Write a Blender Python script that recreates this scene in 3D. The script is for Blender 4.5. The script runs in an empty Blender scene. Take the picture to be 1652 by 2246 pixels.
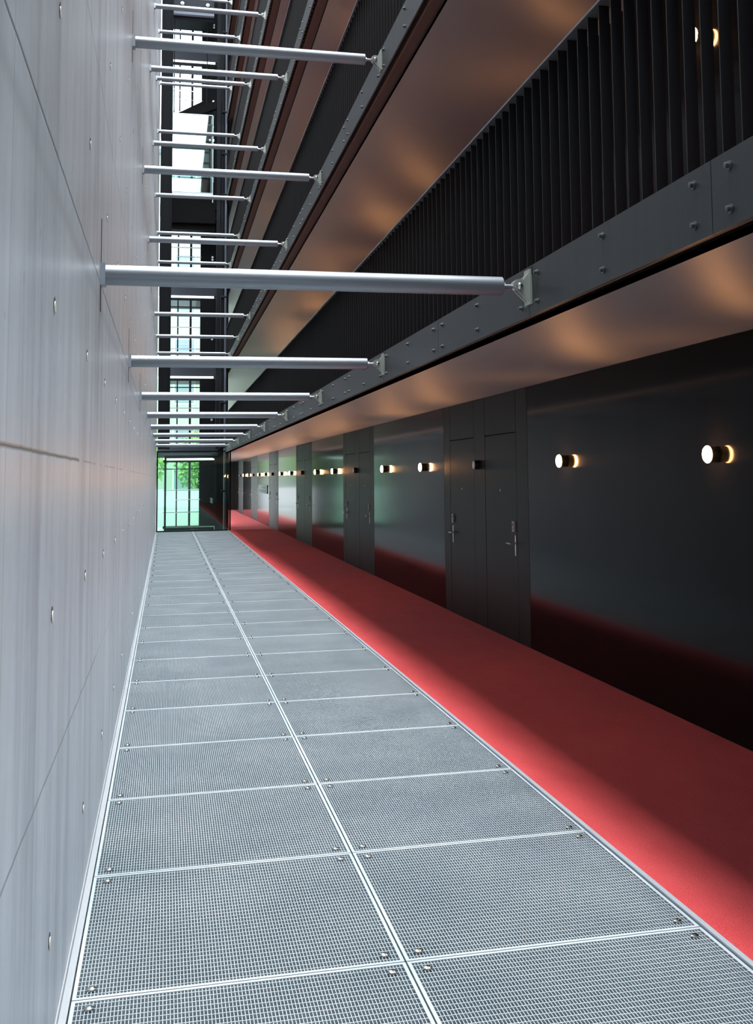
import bpy, math, random
from mathutils import Matrix, Vector
random.seed(7)
S = bpy.context.scene
COL = S.collection

# ------------------------------------------------------------------ camera, sky, sun, exposure
cd = bpy.data.cameras.new('camera'); cam = bpy.data.objects.new('camera', cd); COL.objects.link(cam)
right = Vector((0.97062, -0.24029, -0.0133)); fwd = Vector((0.23933, 0.96648, 0.0922))
right = (right - fwd * right.dot(fwd) / fwd.length_squared).normalized(); fwd.normalize()
up = right.cross(fwd).normalized()
cam.matrix_world = Matrix(((right.x, up.x, -fwd.x, 0.0), (right.y, up.y, -fwd.y, 0.0),
                           (right.z, up.z, -fwd.z, 1.6), (0, 0, 0, 1)))
cd.sensor_fit = 'HORIZONTAL'; cd.sensor_width = 36.0
cd.lens = 2473.73 * 36.0 / 1652.0
cd.shift_x = -(976.967 - 826.0) / 1652.0
cd.shift_y = -(1123.0 - 812.967) / 1652.0
cd.clip_start = 0.05; cd.clip_end = 400
S.camera = cam

w = bpy.data.worlds.new('overcast_sky'); S.world = w; w.use_nodes = True
bg = w.node_tree.nodes['Background']; bg.inputs[0].default_value = (0.86, 0.94, 1.0, 1); bg.inputs[1].default_value = 3.6

sd = bpy.data.lights.new('zenith_sun', 'SUN'); sd.energy = 8.0; sd.angle = math.radians(24); sd.color = (0.93, 0.97, 1.0)
so = bpy.data.objects.new('zenith_sun', sd); COL.objects.link(so); so.location = (0.8, 10, 30); so.rotation_euler = (0, math.radians(-5), 0)

def area_light(name, loc, rot, sx, sy, energy, color, spread=180):
    d = bpy.data.lights.new(name, 'AREA'); d.shape = 'RECTANGLE'; d.size = sx; d.size_y = sy
    d.energy = energy; d.color = color; d.spread = math.radians(spread)
    o = bpy.data.objects.new(name, d); COL.objects.link(o); o.location = loc; o.rotation_euler = rot
    return o
area_light('skylight_daylight', (0.73, 13.5, 18.2), (0, 0, 0), 2.0, 34.0, 3200, (0.9, 0.96, 1.0))
# added fill lights under each gallery edge to brighten the concrete wall
for l_ in range(6):
    area_light('added_wall_fill', (1.865, 15.5, 2.392 + l_ * 2.6162), (0, math.radians(52), 0), 0.10, 40.0, 175, (0.93, 0.965, 1.0), 110)

S.view_settings.view_transform = 'Standard'; S.view_settings.look = 'None'
S.view_settings.gamma = 1.0; S.view_settings.use_curve_mapping = False
S.view_settings.exposure = 0.18
cy = S.cycles
cy.use_denoising = True; cy.max_bounces = 10; cy.diffuse_bounces = 5; cy.glossy_bounces = 5
cy.transmission_bounces = 8; cy.transparent_max_bounces = 16; cy.sample_clamp_indirect = 6.0
cy.caustics_reflective = False; cy.caustics_refractive = False

# ------------------------------------------------------------------ measures (metres)
XL, XG0, XGC, XG1, XW = -0.30, -0.2715, 0.7834, 1.8489, 3.2734
XF, HC, H, ZFT, ZFB, ZPT = 1.7596, 2.4151, 2.6162, 2.6344, 2.3858, 3.5959
G0, GS, R0, RS, ZR = 3.8153, 1.1229, 5.3293, 3.9175, 2.5335
D1, DM, YE, YL = 10.0673, 8.0604, 35.5, 37.1
YFAR = 58.0
NLEV = 6

# ------------------------------------------------------------------ helpers
class MB:
    def __init__(s): s.v = []; s.f = []
    def box(s, x0, x1, y0, y1, z0, z1):
        b = len(s.v)
        s.v += [(x0, y0, z0), (x1, y0, z0), (x1, y1, z0), (x0, y1, z0), (x0, y0, z1), (x1, y0, z1), (x1, y1, z1), (x0, y1, z1)]
        s.f += [tuple(b + i for i in q) for q in ((0, 3, 2, 1), (4, 5, 6, 7), (0, 1, 5, 4), (1, 2, 6, 5), (2, 3, 7, 6), (3, 0, 4, 7))]
        return s
    def lathe(s, o, axis, prof, n=16, cap=True):
        """prof: (distance along axis, radius)"""
        a = Vector(axis).normalized(); t = Vector((0, 0, 1)) if abs(a.z) < .9 else Vector((1, 0, 0))
        u = a.cross(t).normalized(); v = a.cross(u); o = Vector(o); b = len(s.v)
        for d, r in prof:
            for k in range(n):
                g = 2 * math.pi * k / n
                s.v.append(tuple(o + a * d + (u * math.cos(g) + v * math.sin(g)) * r))
        for i in range(len(prof) - 1):
            for k in range(n):
                k2 = (k + 1) % n
                s.f.append((b + i * n + k, b + i * n + k2, b + (i + 1) * n + k2, b + (i + 1) * n + k))
        if cap:
            s.f.append(tuple(b + k for k in reversed(range(n))))
            s.f.append(tuple(b + (len(prof) - 1) * n + k for k in range(n)))
        return s
    def tube(s, p, q, r, n=12):
        p = Vector(p); q = Vector(q); d = q - p
        return s.lathe(p, d, [(0, r), (d.length, r)], n)
    def prism(s, pts, y0, y1):
        """pts: (x, z) outline, extruded along y"""
        b = len(s.v); n = len(pts)
        s.v += [(x, y0, z) for x, z in pts] + [(x, y1, z) for x, z in pts]
        s.f += [tuple(range(b, b + n)), tuple(b + n + k for k in reversed(range(n)))]
        s.f += [(b + k, b + n + k, b + n + (k + 1) % n, b + (k + 1) % n) for k in range(n)]
        return s
    def quad(s, a, b, c, d):
        n = len(s.v); s.v += [a, b, c, d]; s.f.append((n, n + 1, n + 2, n + 3)); return s
    def mesh(s, name, mat, smooth=False):
        m = bpy.data.meshes.new(name); m.from_pydata(s.v, [], s.f); m.update()
        if mat: m.materials.append(mat)
        if smooth:
            for p in m.polygons: p.use_smooth = True
            try: m.set_sharp_from_angle(angle=math.radians(40))
            except Exception: pass
        return m
    def build(s, name, mat, parent=None, smooth=False):
        return link(name, s.mesh(name, mat, smooth), parent)

def link(name, data, parent=None, loc=None):
    o = bpy.data.objects.new(name, data); COL.objects.link(o)
    if parent is not None: o.parent = parent
    if loc: o.location = loc
    return o
def tag(o, label=None, cat=None, group=None, kind=None):
    if label: o['label'] = label
    if cat: o['category'] = cat
    if group: o['group'] = group
    if kind: o['kind'] = kind
    return o
def thing(name, label, cat, loc=(0, 0, 0), group=None, kind=None):
    return tag(link(name, None, None, loc), label, cat, group, kind)
ORD = ['first', 'second', 'third', 'fourth', 'fifth', 'sixth', 'seventh', 'eighth', 'ninth', 'tenth', 'eleventh', 'twelfth',
       'thirteenth', 'fourteenth', 'fifteenth', 'sixteenth', 'seventeenth', 'eighteenth', 'nineteenth', 'twentieth',
       'twenty-first', 'twenty-second', 'twenty-third', 'twenty-fourth', 'twenty-fifth', 'twenty-sixth', 'twenty-seventh',
       'twenty-eighth', 'twenty-ninth', 'thirtieth']

# ------------------------------------------------------------------ materials
def pmat(name, col, rough=.5, metal=0.0, spec=.5):
    m = bpy.data.materials.new(name); m.use_nodes = True
    b = m.node_tree.nodes['Principled BSDF']
    b.inputs['Base Color'].default_value = (*col, 1); b.inputs['Roughness'].default_value = rough
    b.inputs['Metallic'].default_value = metal; b.inputs['Specular IOR Level'].default_value = spec
    return m
class N:
    def __init__(s, m): s.t = m.node_tree; s.b = s.t.nodes['Principled BSDF']
    def n(s, typ, **k):
        x = s.t.nodes.new(typ)
        for a, v in k.items(): setattr(x, a, v)
        return x
    def l(s, a, b): s.t.links.new(a, b)
    def pos(s, scale=(1, 1, 1)):
        g = s.n('ShaderNodeNewGeometry'); mp = s.n('ShaderNodeMapping'); mp.inputs['Scale'].default_value = scale
        s.l(g.outputs['Position'], mp.inputs['Vector']); return mp.outputs['Vector']
    def noise(s, vec, scale, detail=4, rough=.55):
        x = s.n('ShaderNodeTexNoise'); x.inputs['Scale'].default_value = scale; x.inputs['Detail'].default_value = detail
        x.inputs['Roughness'].default_value = rough; s.l(vec, x.inputs['Vector']); return x.outputs['Fac']
    def ramp(s, fac, stops):
        r = s.n('ShaderNodeValToRGB'); e = r.color_ramp.elements
        while len(e) < len(stops): e.new(.5)
        for i, (p, c) in enumerate(stops):
            e[i].position = p; e[i].color = (*c, 1) if len(c) == 3 else c
        s.l(fac, r.inputs['Fac']); return r.outputs['Color']
    def math(s, op, a, b=None, c=None):
        x = s.n('ShaderNodeMath', operation=op)
        for i, v in enumerate((a, b, c)):
            if v is None: continue
            if isinstance(v, (int, float)): x.inputs[i].default_value = v
            else: s.l(v, x.inputs[i])
        return x.outputs[0]
    def mix(s, fac, a, b, mode='MIX'):
        x = s.n('ShaderNodeMix', data_type='RGBA', blend_type=mode)
        for i, v in ((0, fac), (6, a), (7, b)):
            if isinstance(v, (int, float)): x.inputs[i].default_value = v
            elif isinstance(v, tuple): x.inputs[i].default_value = (*v, 1)
            else: s.l(v, x.inputs[i])
        return x.outputs[2]
    def bump(s, h, strength=.2, dist=.01):
        x = s.n('ShaderNodeBump'); x.inputs['Strength'].default_value = strength; x.inputs['Distance'].default_value = dist
        s.l(h, x.inputs['Height']); s.l(x.outputs['Normal'], s.b.inputs['Normal'])

# cast concrete with pour lines, panel joints, painted ledge shadow, streaks and blowholes
M_conc = pmat('cast_concrete', (.5, .5, .5), .36)
q = N(M_conc)
blot = q.noise(q.pos((1, .6, .5)), 1.6, 6, .62)
strk = q.noise(q.pos((1, 5, .4)), 1.0, 6, .68)
fine = q.noise(q.pos((1, .7, 1)), 14, 5, .72)
base = q.ramp(blot, [(.28, (.31, .325, .34)), (.5, (.585, .605, .62)), (.72, (.72, .735, .745))])
base = q.mix(.7, base, q.ramp(strk, [(.34, (.27, .275, .305)), (.5, (.60, .615, .63)), (.72, (.80, .81, .815))]))
base = q.mix(.25, base, q.ramp(fine, [(.3, (.50, .50, .50)), (.7, (.72, .72, .72))]))
rust = q.noise(q.pos((1, 3, .5)), .9, 3)
base = q.mix(q.math('MULTIPLY', q.ramp(rust, [(.58, (0, 0, 0)), (.75, (1, 1, 1))]), .25), base, (.47, .42, .37))
vor = q.n('ShaderNodeTexVoronoi'); vor.inputs['Scale'].default_value = 9; q.l(q.pos((1, 1, .55)), vor.inputs['Vector'])
pit = q.math('MULTIPLY', q.math('LESS_THAN', vor.outputs['Distance'], .075), q.math('GREATER_THAN', q.noise(q.pos(), 2.2, 2), .52))
base = q.mix(q.math('MULTIPLY', pit, .45), base, (.25, .24, .23))
sep = q.n('ShaderNodeSeparateXYZ'); q.l(q.n('ShaderNodeNewGeometry').outputs['Position'], sep.inputs[0])
Z, Yy = sep.outputs['Z'], sep.outputs['Y']
wob = q.math('MULTIPLY', q.math('SUBTRACT', q.noise(q.pos((1, 1, 1)), 5, 3), .5), .010)
wob2 = q.math('MULTIPLY', q.math('SUBTRACT', q.noise(q.pos((1, 1, 0)), .6, 2), .5), .05)
def line(at, pos, width, jitter=True):
    d = q.math('ABSOLUTE', q.math('SUBTRACT', q.math('ADD', pos, wob) if jitter else pos, at))
    return q.math('SUBTRACT', 1.0, q.math('MINIMUM', q.math('DIVIDE', d, width), 1.0))
lines = None
def addl(x, k):
    global lines
    x = q.math('MULTIPLY', x, k); lines = x if lines is None else q.math('MAXIMUM', lines, x)
for i in range(7):
    addl(line(2.49 + i * H, Z, .009), .95)
    addl(line(3.36 + i * H, q.math('ADD', Z, wob2), .012), .55)
addl(q.math('MULTIPLY', line(1.668, Z, .008), q.math('LESS_THAN', Yy, 4.2)), 1.0)  # shadow under the overhanging ledge, painted as a dark line
addl(q.math('MULTIPLY', line(1.668, Z, .005), q.math('GREATER_THAN', q.noise(q.pos((1, 1, 0)), 2.0, 2), .45)), .6)
addl(q.math('MULTIPLY', line(.812, Z, .007), q.math('LESS_THAN', Yy, 5.4)), .8)
addl(line(.812, Z, .004), .35)
for k in range(9):
    addl(line(4.18 + 4.06 * k, Yy, .012, False), .42)
addl(line(2.31, Yy, .006, False), .5)
base = q.mix(lines, base, (.13, .125, .12))
# dark band under the pour line at each gallery height
for i in range(3):
    d = q.math('ABSOLUTE', q.math('SUBTRACT', q.math('ADD', Z, q.math('MULTIPLY', wob2, 2.0)), 2.38 + i * H))
    band = q.math('MULTIPLY', q.math('SUBTRACT', 1.0, q.math('MINIMUM', q.math('DIVIDE', d, .045), 1.0)), .38)
    base = q.mix(q.math('MULTIPLY', band, q.ramp(strk, [(.3, (.3, .3, .3)), (.7, (1, 1, 1))])), base, (.28, .26, .25))
base = q.mix(1.0, base, (.90, .985, 1.07), 'MULTIPLY')
q.l(base, q.b.inputs['Base Color'])
q.bump(q.math('SUBTRACT', q.math('MULTIPLY', q.math('ADD', strk, fine), .25), lines), .22, .006)

M_concd = pmat('concrete_pit', (.20, .25, .27), .8)
# black lacquered steel wall, slightly rippled along the height
def dark_steel(name, col, rough, ripple, spec=.5):
    m = pmat(name, col, rough, 0, spec); q = N(m)
    st = q.noise(q.pos((1, 22, .25)), 1.0, 4, .6)
    gr = q.noise(q.pos(), 160, 2)
    q.l(q.mix(.5, col, q.ramp(st, [(.3, tuple(c * .7 for c in col)), (.7, tuple(c * 1.35 for c in col))])), q.b.inputs['Base Color'])
    q.l(q.math('ADD', q.math('MULTIPLY', gr, .06), rough - .03), q.b.inputs['Roughness'])
    q.bump(st, ripple, .004)
    return m
M_panel = dark_steel('black_gloss_panel', (.0055, .0055, .0057), .115, .035, .05)
M_door = dark_steel('black_satin_door', (.0165, .0150, .0142), .45, .05, .1)
M_gap = pmat('joint_black', (.002, .002, .002), .9)
M_fascia = dark_steel('fascia_steel', (.020, .0235, .025), .45, .03, .35)
M_slat = pmat('slat_steel', (.0075, .0085, .0095), .5, 0, .25)
M_rail = pmat('rail_steel', (.075, .085, .09), .3)
M_bolt = pmat('bolt_steel', (.10, .11, .115), .3, .6)
M_alu = pmat('rod_aluminium', (.25, .275, .30), .34, .55)
M_thread = pmat('rod_thread', (.45, .5, .55), .3, .8)
M_brk = pmat('bracket_paint', (.36, .38, .33), .4, .2)
M_pin = pmat('pin_stainless', (.6, .6, .58), .2, 1.0)
M_zinc = pmat('grating_zinc', (.60, .66, .69), .4, .25)
q = N(M_zinc); st = q.noise(q.pos((1, 1, 1)), 1.7, 4)
q.l(q.ramp(st, [(.3, (.42, .49, .53)), (.7, (.55, .61, .645))]), q.b.inputs['Base Color'])
M_edge = pmat('edge_angle', (.42, .47, .52), .4, .3)
M_trim = pmat('wall_angle', (.36, .38, .40), .5)
# red carpet
M_carpet = pmat('red_carpet', (.4, .04, .045), .95, 0, .1)
q = N(M_carpet)
pile = q.noise(q.pos(), 260, 2, .7); patch = q.noise(q.pos((2.2, .9, 1)), 2.0, 4)
c1 = q.ramp(pile, [(.3, (.42, .028, .030)), (.55, (.64, .070, .074)), (.75, (.82, .19, .19))])
q.l(q.mix(.30, c1, q.ramp(patch, [(.3, (.36, .025, .028)), (.7, (.56, .075, .078))])), q.b.inputs['Base Color'])
q.b.inputs['Sheen Weight'].default_value = .12; q.b.inputs['Sheen Roughness'].default_value = .5
q.b.inputs['Sheen Tint'].default_value = (1, .7, .7, 1)
q.bump(pile, .5, .004)
M_soff = pmat('soffit_board', (.225, .215, .21), .44, 0, .45)
q = N(M_soff); q.b.inputs['Anisotropic'].default_value = .88
tx = q.n('ShaderNodeCombineXYZ'); tx.inputs[0].default_value = 1.0; q.l(tx.outputs[0], q.b.inputs['Tangent'])
M_slab = pmat('slab_edge', (.05, .05, .052), .6)
M_recess = pmat('recess_steel', (.10, .055, .04), .6)
M_white = pmat('plug_white', (.82, .81, .74), .6)
M_hole = pmat('hole_dark', (.05, .05, .05), .9)
M_chrome = pmat('handle_nickel', (.62, .57, .53), .28, .9)
M_read = pmat('reader_grey', (.32, .31, .31), .5)
M_mark = pmat('reader_marking', (.03, .03, .03), .6)
M_lampb = pmat('lamp_black', (.012, .011, .010), .4)
M_lampoff = pmat('lamp_diffuser_unlit', (.55, .53, .54), .35)
M_shaft = pmat('shaft_steel', (.012, .014, .017), .6, 0, .1)
M_spand = pmat('spandrel_slate', (.045, .05, .062), .6, 0, .15)
M_black = pmat('machinery_black', (.006, .006, .007), .7, 0, .1)
M_alu2 = pmat('cabin_alu', (.5, .53, .55), .35, .4)
M_cabin = pmat('cabin_ceiling', (.20, .25, .255), .5)
M_pave = pmat('paving_pale', (.30, .35, .35), .35)
M_facade = pmat('facade_cream', (.42, .44, .38), .8)
M_fwin = pmat('facade_window', (.25, .30, .33), .15)
M_fwhite = pmat('garden_wall_white', (.85, .85, .84), .8)
M_bark = pmat('bark', (.08, .06, .045), .9)
M_leaf = pmat('leaf', (.12, .30, .05), .7)
q = N(M_leaf); q.l(q.ramp(q.noise(q.pos(), 2.5, 3), [(.3, (.07, .2, .03)), (.7, (.28, .5, .12))]), q.b.inputs['Base Color'])
M_reflpanel = pmat('reflection_panel', (.10, .14, .125), .6, 0, .2)
def emis(name, col, s):
    m = bpy.data.materials.new(name); m.use_nodes = True; t = m.node_tree; t.nodes.clear()
    e = t.nodes.new('ShaderNodeEmission'); e.inputs[0].default_value = (*col, 1); e.inputs[1].default_value = s
    o = t.nodes.new('ShaderNodeOutputMaterial'); t.links.new(e.outputs[0], o.inputs[0]); return m
M_bulb = emis('bulb_glow', (1.0, .44, .16), 130)
M_strip = emis('head_light', (.9, .97, 1.0), 2.2)
M_spot = emis('cabin_spot', (1.0, .93, .85), 12)
def glass(name, tint, refl=.10):
    m = bpy.data.materials.new(name); m.use_nodes = True; t = m.node_tree; t.nodes.clear()
    tr = t.nodes.new('ShaderNodeBsdfTransparent'); tr.inputs[0].default_value = (*tint, 1)
    gl = t.nodes.new('ShaderNodeBsdfGlossy'); gl.inputs['Roughness'].default_value = .02; gl.inputs[0].default_value = (.9, 1, .97, 1)
    lw = t.nodes.new('ShaderNodeLayerWeight'); lw.inputs[0].default_value = .35
    ml = t.nodes.new('ShaderNodeMath'); ml.operation = 'MULTIPLY_ADD'; ml.inputs[1].default_value = .6; ml.inputs[2].default_value = refl * .5
    t.links.new(lw.outputs['Fresnel'], ml.inputs[0])
    mx = t.nodes.new('ShaderNodeMixShader'); t.links.new(ml.outputs[0], mx.inputs[0])
    t.links.new(tr.outputs[0], mx.inputs[1]); t.links.new(gl.outputs[0], mx.inputs[2])
    o = t.nodes.new('ShaderNodeOutputMaterial'); t.links.new(mx.outputs[0], o.inputs[0]); return m
M_green = glass('green_glass', (.84, .96, .89), .06)
M_clear = glass('clear_glass', (.88, .96, .95), .06)
M_cabg = glass('cabin_glass', (.66, .82, .80), .05)

# ------------------------------------------------------------------ the setting: concrete wall
def struct(name, label, cat, mb, mat, smooth=False):
    return tag(mb.build(name, mat, None, smooth), label, cat, kind='structure')
wl = struct('wall_left', 'tall pale grey cast concrete wall along the left side', 'wall',
            MB().box(XL - .4, XL, -6, 23, -1.6, 12.4).box(XL - .4, XL, 23, YE + .4, -1.6, 17.9), M_conc)
plug = MB().lathe((0, 0, 0), (1, 0, 0), [(0, .0165), (.003, .0165)], 14).mesh('tie_hole_plug', M_white, True)
hole = MB().lathe((0, 0, 0), (1, 0, 0), [(0, .021), (.0015, .021)], 16).mesh('tie_hole', M_hole)
for r in range(8):
    for k in range(20):
        z = .345 + r * .853 if r else .345
        z = (.345, 1.237, 2.076, 2.905, 3.72, 4.56, 5.40, 6.23)[r]
        y = (3.20 if r in (2, 3) else 3.29) + k * 1.295 - (.0 if r else -.10)
        if y > 15 + 2 * r or z > 1.6 + y * .42: continue
        h = link('tie_hole', hole, wl, (XL, y, z)); link('tie_hole_plug', plug, h, (.001, 0, -.0075))
struct('trim_1', 'pale metal angle along the foot of the concrete wall', 'trim',
       MB().box(XL, XG0 - .002, -4, YE, -.03, .004).box(XL, XL + .004, -4, YE, -.03, .030), M_trim)
struct('trim_2', 'slim steel edge between grating and red carpet', 'trim',
       MB().box(XG1 + .002, XG1 + .022, -4, YE, -.05, .010), M_edge)
struct('floor', 'dark pit floor seen through the steel grating', 'floor', MB().box(XL, XG1 + .03, -4, YE, -1.6, -1.4), M_concd)
struct('floor.001', 'slab carrying the red carpet', 'floor', MB().box(XG1 + .024, XW + .3, -6, YFAR, -1.4, -.012), M_concd)

tag(MB().box(XG1 + .024, XW - .002, -6, YFAR - .01, -.012, .003).build('carpet_runner', M_carpet),
    'long red carpet runner between the steel grating and the black wall', 'carpet')

# ------------------------------------------------------------------ floor gratings
def grating_meshes():
    wx, wy = XGC - XG0 - .006, GS - .006
    bars = MB(); nx, ny = 96, 34
    for i in range(1, nx):
        x = wx * i / nx; bars.box(x - .0011, x + .0011, .012, wy - .012, -.028, -.001)
    for j in range(1, ny):
        y = wy * j / ny; bars.box(.012, wx - .012, y - .0016, y + .0016, -.026, 0)
    fr = MB().box(0, wx, 0, .014, -.03, .001).box(0, wx, wy - .014, wy, -.03, .001)
    fr.box(0, .012, .014, wy - .014, -.03, .001).box(wx - .012, wx, .014, wy - .014, -.03, .001)
    clip = MB().lathe((0, 0, 0), (0, 0, 1), [(-.02, .008), (0, .016), (.005, .015), (.008, .008)], 12)
    return wx, wy, bars.mesh('bars', M_zinc), fr.mesh('frame', M_zinc), clip.mesh('fixing_clip', M_pin, True)
gwx, gwy, gb, gf, gc = grating_meshes()
for k in range(-1, 28):
    for c in range(2):
        side = 'beside the concrete wall' if c == 0 else 'beside the red carpet'
        row = 'nearest the viewer' if k == -1 else (ORD[k + 1] + ' from the viewer' if k < 27 else 'farthest, in front of the glass lift')
        g = thing('floor_grating', 'zinc mesh floor grating %s, row %s' % (side, row), 'floor grating',
                  ((XG0 if c == 0 else XGC) + .003, G0 + k * GS + .003, 0), 'floor gratings in two columns')
        if c == 1: g.scale.x = (XG1 - XGC - .006) / gwx
        link('frame', gf, g); link('bars', gb, g)
        for cx in (.055, gwx - .055):
            for cyy in (.065, gwy - .065): link('fixing_clip', gc, g, (cx, cyy, .0))
# bearer under the middle seam and cross joints
bm = MB().box(XGC - .03, XGC + .03, -4, YE, -.16, -.032)
for k in range(-1, 29): bm.box(XG0, XG1, G0 + k * GS - .025, G0 + k * GS + .025, -.10, -.032)
tag(bm.build('grating_support_frame', M_edge), 'grey steel bearers under the joints of the floor grating', 'support frame')

# ------------------------------------------------------------------ black wall with doors
wr = struct('wall_right', 'long black steel corridor wall on the right', 'wall', MB().box(XW + .03, XW + .3, -6, YFAR, 0, HC), M_gap)
GAP = .005
def wpanel(y0, y1, z0, z1, name='wall_panel', mat=M_panel, dx=0):
    return MB().box(XW + dx, XW + .029, y0 + GAP, y1 - GAP, z0, z1).build(name, mat, wr)
NB, NT, FB, FT, J2, ZD = 10.426 - D1, 11.527 - D1, 11.963 - D1, 13.043 - D1, 13.345 - D1, 2.0
lever_m = {}
def lever(sgn):
    if sgn not in lever_m:
        b = MB().tube((0, 0, 0), (-.055, 0, 0), .009, 12).lathe((-.055, -.008 * sgn, 0), (0, sgn, 0), [(0, .007), (.004, .0095), (.13, .0095), (.136, .006)], 12)
        lever_m[sgn] = b.mesh('lever_handle', M_chrome, True)
    return lever_m[sgn]
esc = MB().box(-.006, 0, -.016, .016, -.10, .096).mesh('lock_plate', M_chrome)
rdr = MB().box(-.018, 0, -.032, .032, -.05, .05).mesh('card_reader', M_read)
mrk = MB().box(-.0195, -.018, -.012, .012, .005, .032).box(-.0195, -.018, -.018, .018, -.025, -.018).mesh('reader_marking', M_mark)
eye = MB().lathe((0, 0, 0), (-1, 0, 0), [(0, .012), (.004, .011), (.005, .006)], 12).mesh('door_viewer', M_chrome, True)
dn = 0
for m in range(6):
    y = D1 + m * DM
    wpanel(y - DM + J2, y, 0.004, HC - .004)
    wpanel(y, y + NB, .004, HC - .004, 'door_surround', M_door)
    wpanel(y + NT, y + FB, .004, HC - .004, 'door_surround', M_door)
    wpanel(y + FT, y + J2, .004, HC - .004, 'door_surround', M_door)
    for a, b, near in ((NB, NT, 1), (FB, FT, 0)):
        dn += 1
        wpanel(y + a, y + b, ZD + GAP * 2, HC - .004, 'transom_panel', M_door)
        pos = ['nearest the viewer', 'second from the viewer', 'third from the viewer', 'fourth from the viewer', 'fifth from the viewer', 'last before the corridor end'][m]
        d = tag(MB().box(XW + .001, XW + .029, y + a + GAP, y + b - GAP, .006, ZD).build('door_%d' % dn, M_door),
                'flush black room door, %s leaf of the door pair %s' % ('right-hand' if near else 'left-hand', pos), 'door', kind='structure')
        hy = y + (a + .058 if near else b - .12)
        link('lever_handle', lever(1 if near else -1), d, (XW, hy, .935))
        link('lock_plate', esc, d, (XW + .001, hy, .918))
        c = link('card_reader', rdr, d, (XW + .001, hy + (.034 if near else -.02), 1.096)); link('reader_marking', mrk, c)
        link('door_viewer', eye, d, (XW + .001, y + (a + b) / 2, 1.442))
wpanel(D1 + 5 * DM + J2, YFAR, .004, HC - .004)
wpanel(-6, D1 - DM, .004, HC - .004)
wpanel(D1 - DM, D1 - DM + J2, .004, HC - .004, 'door_surround', M_door)
bd = thing('reflection_panel', 'wide grey-green panel imitating a reflection, low on the black wall near its far end', 'reflection panel', (XW, 39.8, 1.2))  # solid panel standing in for a reflection in the glossy wall
MB().box(-.02, 0, -1.8, 1.8, -.145, .145).build('frame', M_reflpanel, bd)
MB().box(-.024, -.02, -1.2, 1.5, -.10, -.02).box(-.024, -.02, -1.2, .2, .03, .08).build('reflection_mark', pmat('reflection_dark', (.05, .075, .07), .6, 0, .2), bd)

# ------------------------------------------------------------------ galleries
slatm = {}
def slat_mesh(n):
    if n not in slatm:
        b = MB()
        for i in range(n): b.box(XF + .014, XF + .061, i * .1306 - .003, i * .1306 + .003, 2.47, ZPT - .008)
        slatm[n] = b.mesh('slat_panel', M_slat)
    return slatm[n]
boltm = MB().lathe((0, 0, 0), (-1, 0, 0), [(0, .016), (.004, .016), (.0042, .010), (.016, .010), (.018, .006)], 12).mesh('bolt', M_bolt, True)
GAL = ['first', 'second', 'third', 'fourth', 'fifth', 'sixth']
YMIN = (2.9, 7.0, 13.0, 18.5, 25.0, 31.0)
HB = RS / 2
for l in range(NLEV):
    dz = l * H; nm = GAL[l] + ' gallery up from the floor'
    lo = -1.5 if l < 2 else 2.0
    # ceiling board, recess, slab, carpet on top
    struct('ceiling' if l == 0 else 'ceiling.%03d' % l, 'smooth ceiling board under the ' + nm, 'ceiling',
           MB().box(XF + .19, XW + .3, -6, YFAR, HC + dz, HC + dz + .03), M_soff)
    struct('trim_%d' % (3 + l), 'dark steel channel behind the edge beam of the ' + nm, 'trim',
           MB().box(XF + .012, XF + .22, -6, YE, HC + .075 + dz, HC + .09 + dz).box(XF + .06, XF + .07, -6, YE, ZFB + .02 + dz, HC + .075 + dz), M_recess)
    if l < NLEV:
        struct('floor.%03d' % (l + 2), 'carpeted slab of the ' + nm, 'floor', MB().box(XF + .06, XW + .3, -6, YFAR, HC + .09 + dz, HC + .19 + dz), M_slab)
        MB().box(XF + .09, XW - .002, -6, YE, HC + .19 + dz, HC + .20 + dz).build('carpet', M_carpet, bpy.data.objects['floor.%03d' % (l + 2)])
    # edge beam
    fb = thing('edge_beam', 'dark bolted steel edge beam of the ' + nm, 'beam', (XF, 2, ZFB + dz), 'bolted edge beams of the galleries')
    off = Vector((-XF, -2, -ZFB - dz))
    ys = [3.373 + HB * k for k in range(-3, 18)]
    ys = [y for y in ys if y < YE - .3] + [YE - .05]
    for a, b in zip(ys, ys[1:]):
        if b < YMIN[l] - 4: continue
        o = MB().box(XF, XF + .012, a + .0025, b - .0025, ZFB + dz, ZFT + dz).box(XF, XF + .05, a + .0025, b - .0025, ZFT + dz, ZFT + dz + .003).build('fascia_plate', M_fascia, fb); o.location = off
    n = 0
    for a, b in zip(ys, ys[1:]):
        for yy in (a + .128, (a + b) / 2 - .01, b - .128):
            if yy < YMIN[l] or yy > YE - .2: continue
            for zz in (2.586, 2.443):
                if n < 100:
                    link('bolt', boltm, fb, (0, yy - 2, zz - ZFB)); n += 1
    # railing
    rl = thing('balcony_railing', 'black vertical-slat railing of the ' + nm, 'railing', (XF, 2, ZFT + dz), 'slat railings of the galleries')
    off = Vector((-XF, -2, -ZFT))
    hr = MB().box(XF, XF + .07, max(lo, YMIN[l] - 5), YE - .08, ZPT - .008, ZPT + .003).build('handrail', M_rail, rl); hr.location = off
    y = 3.179 - 40 * .1306
    while y < YE - .1:
        n = min(30, int((YE - .1 - y) / .1306) + 1)
        if y + n * .1306 > YMIN[l] - 4.5:
            o = link('slat_panel', slat_mesh(n), rl); o.location = off + Vector((0, y, 0))
        y += n * .1306
    # upper corridor wall
    if l < NLEV:
        struct('wall_right.%03d' % (l + 1), 'black corridor wall behind the railing of the ' + nm, 'wall',
               MB().box(XW, XW + .3, -6, YFAR, HC + .20 + dz, HC + H + dz), M_panel)
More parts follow.
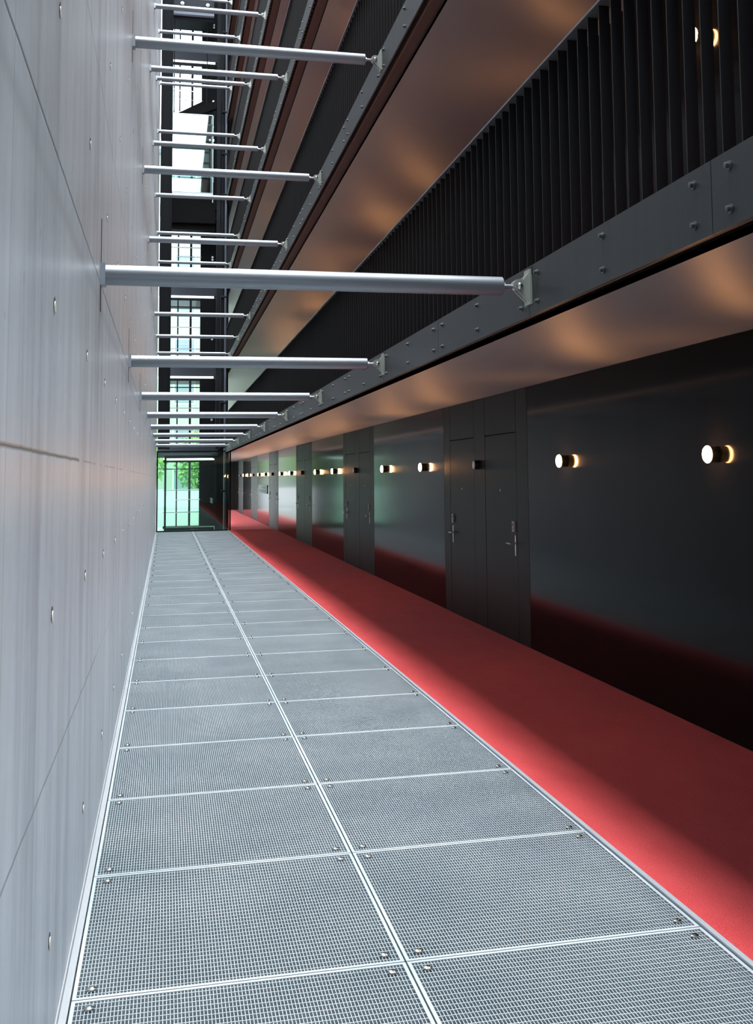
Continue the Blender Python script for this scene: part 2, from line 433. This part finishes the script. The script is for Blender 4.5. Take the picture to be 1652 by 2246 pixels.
# roof over the galleries; the slot over the hall is the skylight
struct('ceiling.%03d' % NLEV, 'ceiling of the topmost gallery', 'ceiling', MB().box(XF, XW + .3, -6, YFAR, HC + NLEV * H, HC + NLEV * H + .3), M_soff)
struct('wall_back', 'concrete wall behind the viewer', 'wall', MB().box(XL - .4, XW + .3, -6.2, -6, -1.6, 18.3), M_conc)

# ------------------------------------------------------------------ tie rods
br = MB()
pts = [(0, -.092), (0, .086)]
for a in range(0, 11):
    g = math.radians(62 + a * (236 - 0) / 10 * .5); pts.append((-.057 + .036 * math.cos(g), .036 * math.sin(g)))
br.prism(pts, -.026, -.016).prism(pts, .016, .026).box(-.012, 0, -.045, .045, -.092, .086)
br_m = br.mesh('bracket', M_brk)
tube_m = MB().lathe((XL, 0, 0), (1, 0, 0), [(.022, .047), (1.618 - XL - .004, .047), (1.618 - XL, .043)], 24).mesh('tube', M_alu, True)
thr_m = MB().tube((1.615, 0, 0), (XF - .057, 0, 0), .011, 12).tube((1.617, 0, 0), (1.632, 0, 0), .019, 6).tube((1.69, -.013, 0), (1.69, .013, 0), .02, 12).mesh('threaded_end', M_thread, True)
pin_m = MB().lathe((XF - .057, .034, 0), (0, -1, 0), [(0, .018), (.060, .018), (.066, .018), (.074, .012), (.076, .004)], 14).mesh('pin', M_pin, True)
plate_m = MB().box(XL, XL + .022, -.045, .045, -.05, .05).mesh('wall_plate', M_edge)
slot_m = MB().box(XL - .002, XL + .002, -.014, .014, -.17, .26).mesh('wall_slot', M_hole)
notch_m = MB().box(XF - .002, XF + .003, -.05, .012, .055, .098).mesh('beam_notch', M_gap)
for l, n0, n1 in ((0, 0, 7), (1, 1, 7), (2, 3, 7), (3, 4, 7), (4, 6, 7), (5, 7, 7)):
    for n in range(n0, n1 + 1):
        k = n - n0; tot = n1 - n0
        which = 'nearest the viewer' if k == 0 and tot else ('farthest, by the glass lift' if n == n1 else ORD[k] + ' from the viewer')
        t = thing('tie_rod', 'round steel tie rod from concrete wall to %s gallery beam, %s' % (GAL[l], which), 'tie rod',
                  (0, R0 + n * RS, ZR + l * H), 'tie rods across the hall')
        link('tube', tube_m, t); link('threaded_end', thr_m, t); link('wall_plate', plate_m, t); link('wall_slot', slot_m, t)
        b = link('bracket', br_m, t, (XF, 0, 0)); link('pin', pin_m, t); link('beam_notch', notch_m, t)

# ------------------------------------------------------------------ wall lamps
LZ = 1.705
hous = MB().lathe((0, 0, 0), (-1, 0, 0), [(0, .046), (.003, .049), (.062, .049)], 24).mesh('housing', M_lampb, True)
bulb = MB().lathe((-.060, 0, 0), (-1, 0, 0), [(-.004, .046), (.004, .053), (.012, .053), (.020, .046), (.026, .032), (.029, .012)], 20).mesh('bulb', M_bulb, True)
off_m = MB().lathe((-.060, 0, 0), (-1, 0, 0), [(0, .047), (.006, .047), (.010, .040), (.012, .015)], 24).mesh('diffuser', M_lampoff, True)
def lamp(y, l, label, group, lit=True):
    t = thing('wall_lamp', label, 'wall lamp', (XW, y, LZ + l * H + (.02 if l else 0)), group)
    link('housing', hous, t); link('bulb' if lit else 'diffuser', bulb if lit else off_m, t)
for l in range(NLEV):
    for m in range(-1, 6 if l == 0 else 4):
        for j, yy in enumerate((6.318, 9.01)):
            if m < 0: continue
            y = yy + m * DM
            if l == 0: lab = 'glowing round lamp on the ground-floor black wall, %s from the viewer' % ORD[2 * m + j]
            else: lab = 'glowing round lamp behind the railing of the %s gallery, %s from the viewer' % (GAL[l - 1], ORD[2 * m + j])
            lamp(y, l, lab, 'glowing wall lamps of the corridor' if l == 0 else 'glowing wall lamps of the galleries')
    if l == 0:
        for m in range(6):
            lamp(11.745 + m * DM, 0, 'unlit black cylinder lamp between the leaves of the %s door pair from the viewer' % ORD[m], 'unlit wall lamps by the doors', False)

# ------------------------------------------------------------------ glass lift shaft at the end
def boxes(lst):
    b = MB()
    for q_ in lst: b.box(*q_)
    return b
TOP = 17.6
sh = thing('lift_shaft', 'dark steel frame of the lift shaft at the end of the hall', 'lift shaft', (0, 0, 0))
boxes([(-.262, .0, YE, YE + .12, 2.5, TOP), (-.06, .09, YE + .15, YE + .25, 2.5, TOP)]).build('left_post', M_shaft, sh)
boxes([(1.46, 1.57, YE, YE + .12, 2.5, TOP), (1.60, 1.68, YE + .15, YE + .3, 2.5, TOP), (1.80, 1.84, YE + .3, YE + .4, 2.5, TOP), (1.76, 1.868, YL - .3, YL, .004, TOP)]).build('right_post', M_shaft, sh)
MB().box(1.57, 1.868, YE + .6, YE + .62, .004, TOP).build('rear_panel', M_shaft, sh)
for l in range(7):
    MB().box(-.28, 1.92, YL, YL + .25, 2.27 + l * H, 2.66 + l * H).build('spandrel', M_spand, sh)
    o = MB().box(-.10, 1.45, YL - .03, YL - .005, 2.195 + l * H, 2.262 + l * H).build('head_light', M_strip, sh)
    MB().box(-.10, 1.47, YL - .04, YL - .005, 2.66 + l * H, 2.69 + l * H).build('sill', M_alu2, sh)
for z in (1.203, 2.56, 3.926, 7.249, 10.512, 11.833, 13.193, 15.805):
    MB().tube((1.62, YE + .13, z), (1.80, YE + .13, z), .045, 12).build('pipe_clamp', M_shaft, sh)
MB().tube((1.75, YE + .13, 0.004), (1.75, YE + .13, TOP), .038, 14).build('rain_pipe', pmat('pipe_slate', (.10, .115, .15), .35), sh, True)
# landing glazing, one window per floor
for l in range(7):
    dz = l * H; z0, z1 = .07 + dz, 2.19 + dz
    nm = 'ground floor' if l == 0 else ORD[l - 1] + ' floor'
    wv = tag(boxes([(-.10, 1.02, YL + .05, YL + .10, z1 - .07, z1), (-.10, 1.48, YL + .05, YL + .10, z1 - .30, z1 - .27), (.295, .337, YL + .04, YL + .11, z0, z1),
                    (.685, .752, YL + .04, YL + .11, z0, z1), (1.105, 1.135, YL + .04, YL + .11, z1 - .3, z1), (-.10, 1.48, YL + .05, YL + .10, z0 - .05, z0 + .03)]).build('window_%d' % (l + 1), M_shaft),
             'dark-framed landing glazing behind the lift on the %s' % nm, 'window', kind='structure')
    MB().box(-.30, 1.02, YL + .07, YL + .076, z0, z1).build('pane', M_green if l < 2 else M_clear, wv)
    if l < 6:
        MB().box(-.10, 1.92, YL + .12, YL + 2.6, z1 + .02, z1 + .10).build('balcony_slab', M_slab, wv)
    for zz in (.52, 1.22):
        MB().box(-.10, 1.02, YL + .02, YL + .032, zz + dz, zz + dz + .028).build('rail', M_alu2, wv)
    MB().box(1.02, 1.92, YL + .03, YL + .12, z0, z1).build('door_panel', M_black, wv)
    for zz in (.86, .945):
        MB().lathe((1.40, YL + .03, zz + dz), (0, -1, 0), [(0, .035), (.01, .035)], 14).build('call_button', M_alu2, wv)
    MB().tube((.30, YL + .02, .93 + dz), (1.05, YL + .02, .93 + dz), .012, 8).build('push_bar', M_alu2, wv)
# ground-floor glass enclosure
gx = thing('glass_enclosure', 'green-tinted glass box around the foot of the lift', 'glass enclosure', (0, YE, 0))
offg = Vector((0, -YE, 0))
def gpart(name, mb, mat):
    o = mb.build(name, mat, gx); o.location = offg; return o
gpart('frame', boxes([(-.29, -.25, YE - .05, YE, 0, 2.44), (1.89, 1.93, YE - .05, YE, 0, 2.44), (-.25, 1.89, YE - .05, YE, 2.40, 2.44), (-.25, 1.89, YE - .05, YE, 0, .03)]), M_black)
gpart('pane', MB().box(-.25, 1.89, YE - .03, YE - .02, .03, 2.40), M_green)
gpart('door_frame', boxes([(-.06, 0.0, YE + .02, YE + .08, .03, 2.3), (1.45, 1.55, YE + .02, YE + .08, .03, 2.3), (0, 1.45, YE + .02, YE + .08, 2.22, 2.3)]), M_shaft)
gpart('head_light', MB().box(-.02, 1.43, YE + .03, YE + .06, 2.155, 2.20), M_strip)
gpart('sill', MB().box(-.02, 1.43, YE + .03, YE + .09, .11, .145), M_alu2)
gpart('threshold', MB().box(-.02, 1.43, YE + .03, YE + .09, .03, .11), M_shaft)
gpart('side_panel', MB().box(1.56, 1.89, YE + .32, YE + .34, .03, 2.40), M_shaft)
for zz in (.86, .945):
    gpart('call_button', MB().lathe((1.365, YE + .05, zz), (0, -1, 0), [(0, .032), (.01, .032)], 14), M_alu2)
struct('floor.%03d' % (NLEV + 2), 'pale paved floor of the lift lobby', 'floor', MB().box(-6, 1.9, YE, 60, -.3, 0), M_pave)

# lift cabin
lf = thing('glass_lift', 'glass lift cabin with black undercarriage hanging high in the shaft', 'lift', (.7, 36.3, 10.5))
ofl = Vector((-.7, -36.3, -10.5))
def lpart(name, mb, mat, par=None):
    o = mb.build(name, mat, par or lf)
    if par is None: o.location = ofl
    return o
x0, x1, ya, yb, za, zb = .05, 1.36, 35.95, 36.95, 10.62, 13.18
lpart('front_pane', MB().box(x0 + .02, x1 - .02, ya, ya + .012, za, zb), M_cabg)
lpart('corner_trim', boxes([(x0, x0 + .022, ya - .01, ya + .02, za - .3, zb), (x1 - .022, x1, ya - .01, ya + .02, za - .3, zb), (x0, x1, ya - .01, ya + .02, zb - .022, zb)]), M_alu2)
lpart('side_pane', MB().box(x0 + .005, x0 + .015, ya + .02, yb, za, zb), M_cabg)
lpart('side_wall', MB().box(x1 - .05, x1 - .03, ya + .02, yb, za, zb), M_alu2)
lpart('rear_wall', MB().box(x0 + .02, x1 - .1, yb - .02, yb - .012, za + .85, zb), M_cabin)
lpart('roof', MB().box(x0 + .02, x1 - .02, ya + .02, yb, zb - .35, zb - .30), M_cabin)
lpart('floor_plate', MB().box(x0, x1, ya, yb, za - .06, za + .02), M_alu2)
for k in range(5):
    lpart('guide_beam', MB().box(x0 + .02, x1 - .02, yb - .03, yb, za + .85 + k * .36, za + .85 + k * .36 + .07), M_black)
for k in range(3):
    for xx in (.38, .93):
        lpart('spot_light', MB().lathe((xx, ya + .1, zb - .62 - k * .36), (0, -1, 0), [(0, .022), (.01, .018)], 10), M_spot)
lpart('undercarriage', boxes([(x0 - .1, x1 + .08, ya + .05, yb, za - .95, za - .08), (x0, x1 + .08, ya + .2, yb - .1, za - 1.15, za - .95)]), M_black)
lpart('carrier_rail', boxes([(-.17, .0, ya + .1, ya + .3, za - .9, zb - .35), (1.40, 1.56, ya + .1, ya + .35, za - .5, zb + .5)]), M_black)
bb = MB().prism([(-.2, 12.75), (-.2, 13.0), (1.46, 13.68), (1.46, 13.42)], 36.0, 36.15).prism([(.1, 13.2), (.15, 13.3), (1.30, 13.95), (1.34, 13.75)], 36.5, 36.6)
lpart('support_beam', bb, M_black)
for xx in (.03, .13, 1.16):
    lpart('cable', MB().tube((xx, 36.2, 13.1), (xx, 36.2, 16.3), .014, 8), M_shaft)
# hoist beam at the head of the shaft
hb = thing('hoist_beam', 'slate-blue hoist beam with two round bolts at the head of the shaft', 'beam', (.65, 36.0, 16.2))
o = boxes([(-.05, 1.36, 35.9, 36.0, 16.50, 17.3), (-.05, 1.36, 35.9, 36.9, 17.3, 17.4)]).build('web', M_spand, hb); o.location = (-.65, -36, -16.2)
o = MB().box(-.05, 1.36, 35.86, 36.04, 16.42, 16.50).build('flange', pmat('flange_grey', (.22, .24, .30), .5), hb); o.location = (-.65, -36, -16.2)
o = MB().box(-.09, 1.36, 36.04, 36.9, 16.30, 16.50).build('underside', M_shaft, hb); o.location = (-.65, -36, -16.2)
for xx in (.36, 1.16):
    o = MB().lathe((xx, 35.9, 16.78), (0, -1, 0), [(0, .06), (.03, .06), (.031, .03), (.06, .03)], 14).build('bolt', M_alu2, hb); o.location = (-.65, -36, -16.2)

# corridor past the shaft: side glazing, end wall
wn = tag(boxes([(1.86, 1.94, y, y + .08, 0, HC) for y in (37.2, 57.6)]).build('trim_20', M_shaft), 'slim dark posts along the corridor beyond the lift', 'posts', kind='structure')
struct('wall_end', 'dark end wall of the carpeted corridor', 'wall', MB().box(1.9, XW + .3, YFAR, YFAR + .2, 0, HC), M_door)

# ------------------------------------------------------------------ outdoors behind the glazing
struct('ground', 'pale paved ground outdoors behind the lift', 'ground', MB().box(-60, 60, 58.3, 160, -.6, -.3), M_pave)
tag(MB().box(-9, 1.8, 60.2, 60.5, -.3, 1.05).build('garden_wall', M_fwhite), 'low white garden wall outdoors behind the glass lift', 'wall')
bl = thing('apartment_building', 'pale cream apartment building seen through the landing glazing', 'building', (0, 80, -.3))
MB().box(-16, 18, 0, 8, 0, 24.6).build('wall', M_facade, bl)
for r in range(8):
    for k in range(9):
        wx = -14 + k * 3.6
        f = boxes([(wx, wx + 1.5, -.06, 0, 1.0 + r * 3, 2.6 + r * 3)]).build('window_frame', M_fwhite, bl)
        MB().box(wx + .1, wx + 1.4, -.08, -.06, 1.1 + r * 3, 2.5 + r * 3).build('pane', M_fwin, f)
MB().box(-16.4, 18.4, -.4, 8.4, 24.6, 24.9).build('roof', M_concd, bl)
def tree(x, y, h, r, label):
    t = thing('tree', label, 'tree', (x, y, -.3), 'trees behind the lift')
    MB().lathe((0, 0, 0), (0, 0, 1), [(0, .16), (h * .35, .11), (h * .8, .04)], 10).build('trunk', M_bark, t, True)
    b = MB()
    for i in range(1400):
        a = random.random() * 6.283; c = random.uniform(-1, 1); rr = r * random.random() ** .4; s_ = math.sqrt(1 - c * c)
        p = Vector((rr * s_ * math.cos(a), rr * s_ * math.sin(a), h * .62 + rr * c * h * .42 / r))
        u = Vector((random.gauss(0, 1), random.gauss(0, 1), random.gauss(0, 1))).normalized(); v = u.orthogonal().normalized()
        u *= .13; v *= .09
        b.quad(tuple(p - u), tuple(p + v), tuple(p + u), tuple(p - v))
    b.build('crown', M_leaf, t)
tree(-1.5, 64, 5.0, 1.6, 'green tree behind the white garden wall, left of the landing doors')
tree(1.9, 68.5, 4.6, 1.5, 'green tree behind the white garden wall, seen through the middle panes')
tree(6.2, 68, 5.2, 2.0, 'green tree outdoors beyond the corridor side glazing')
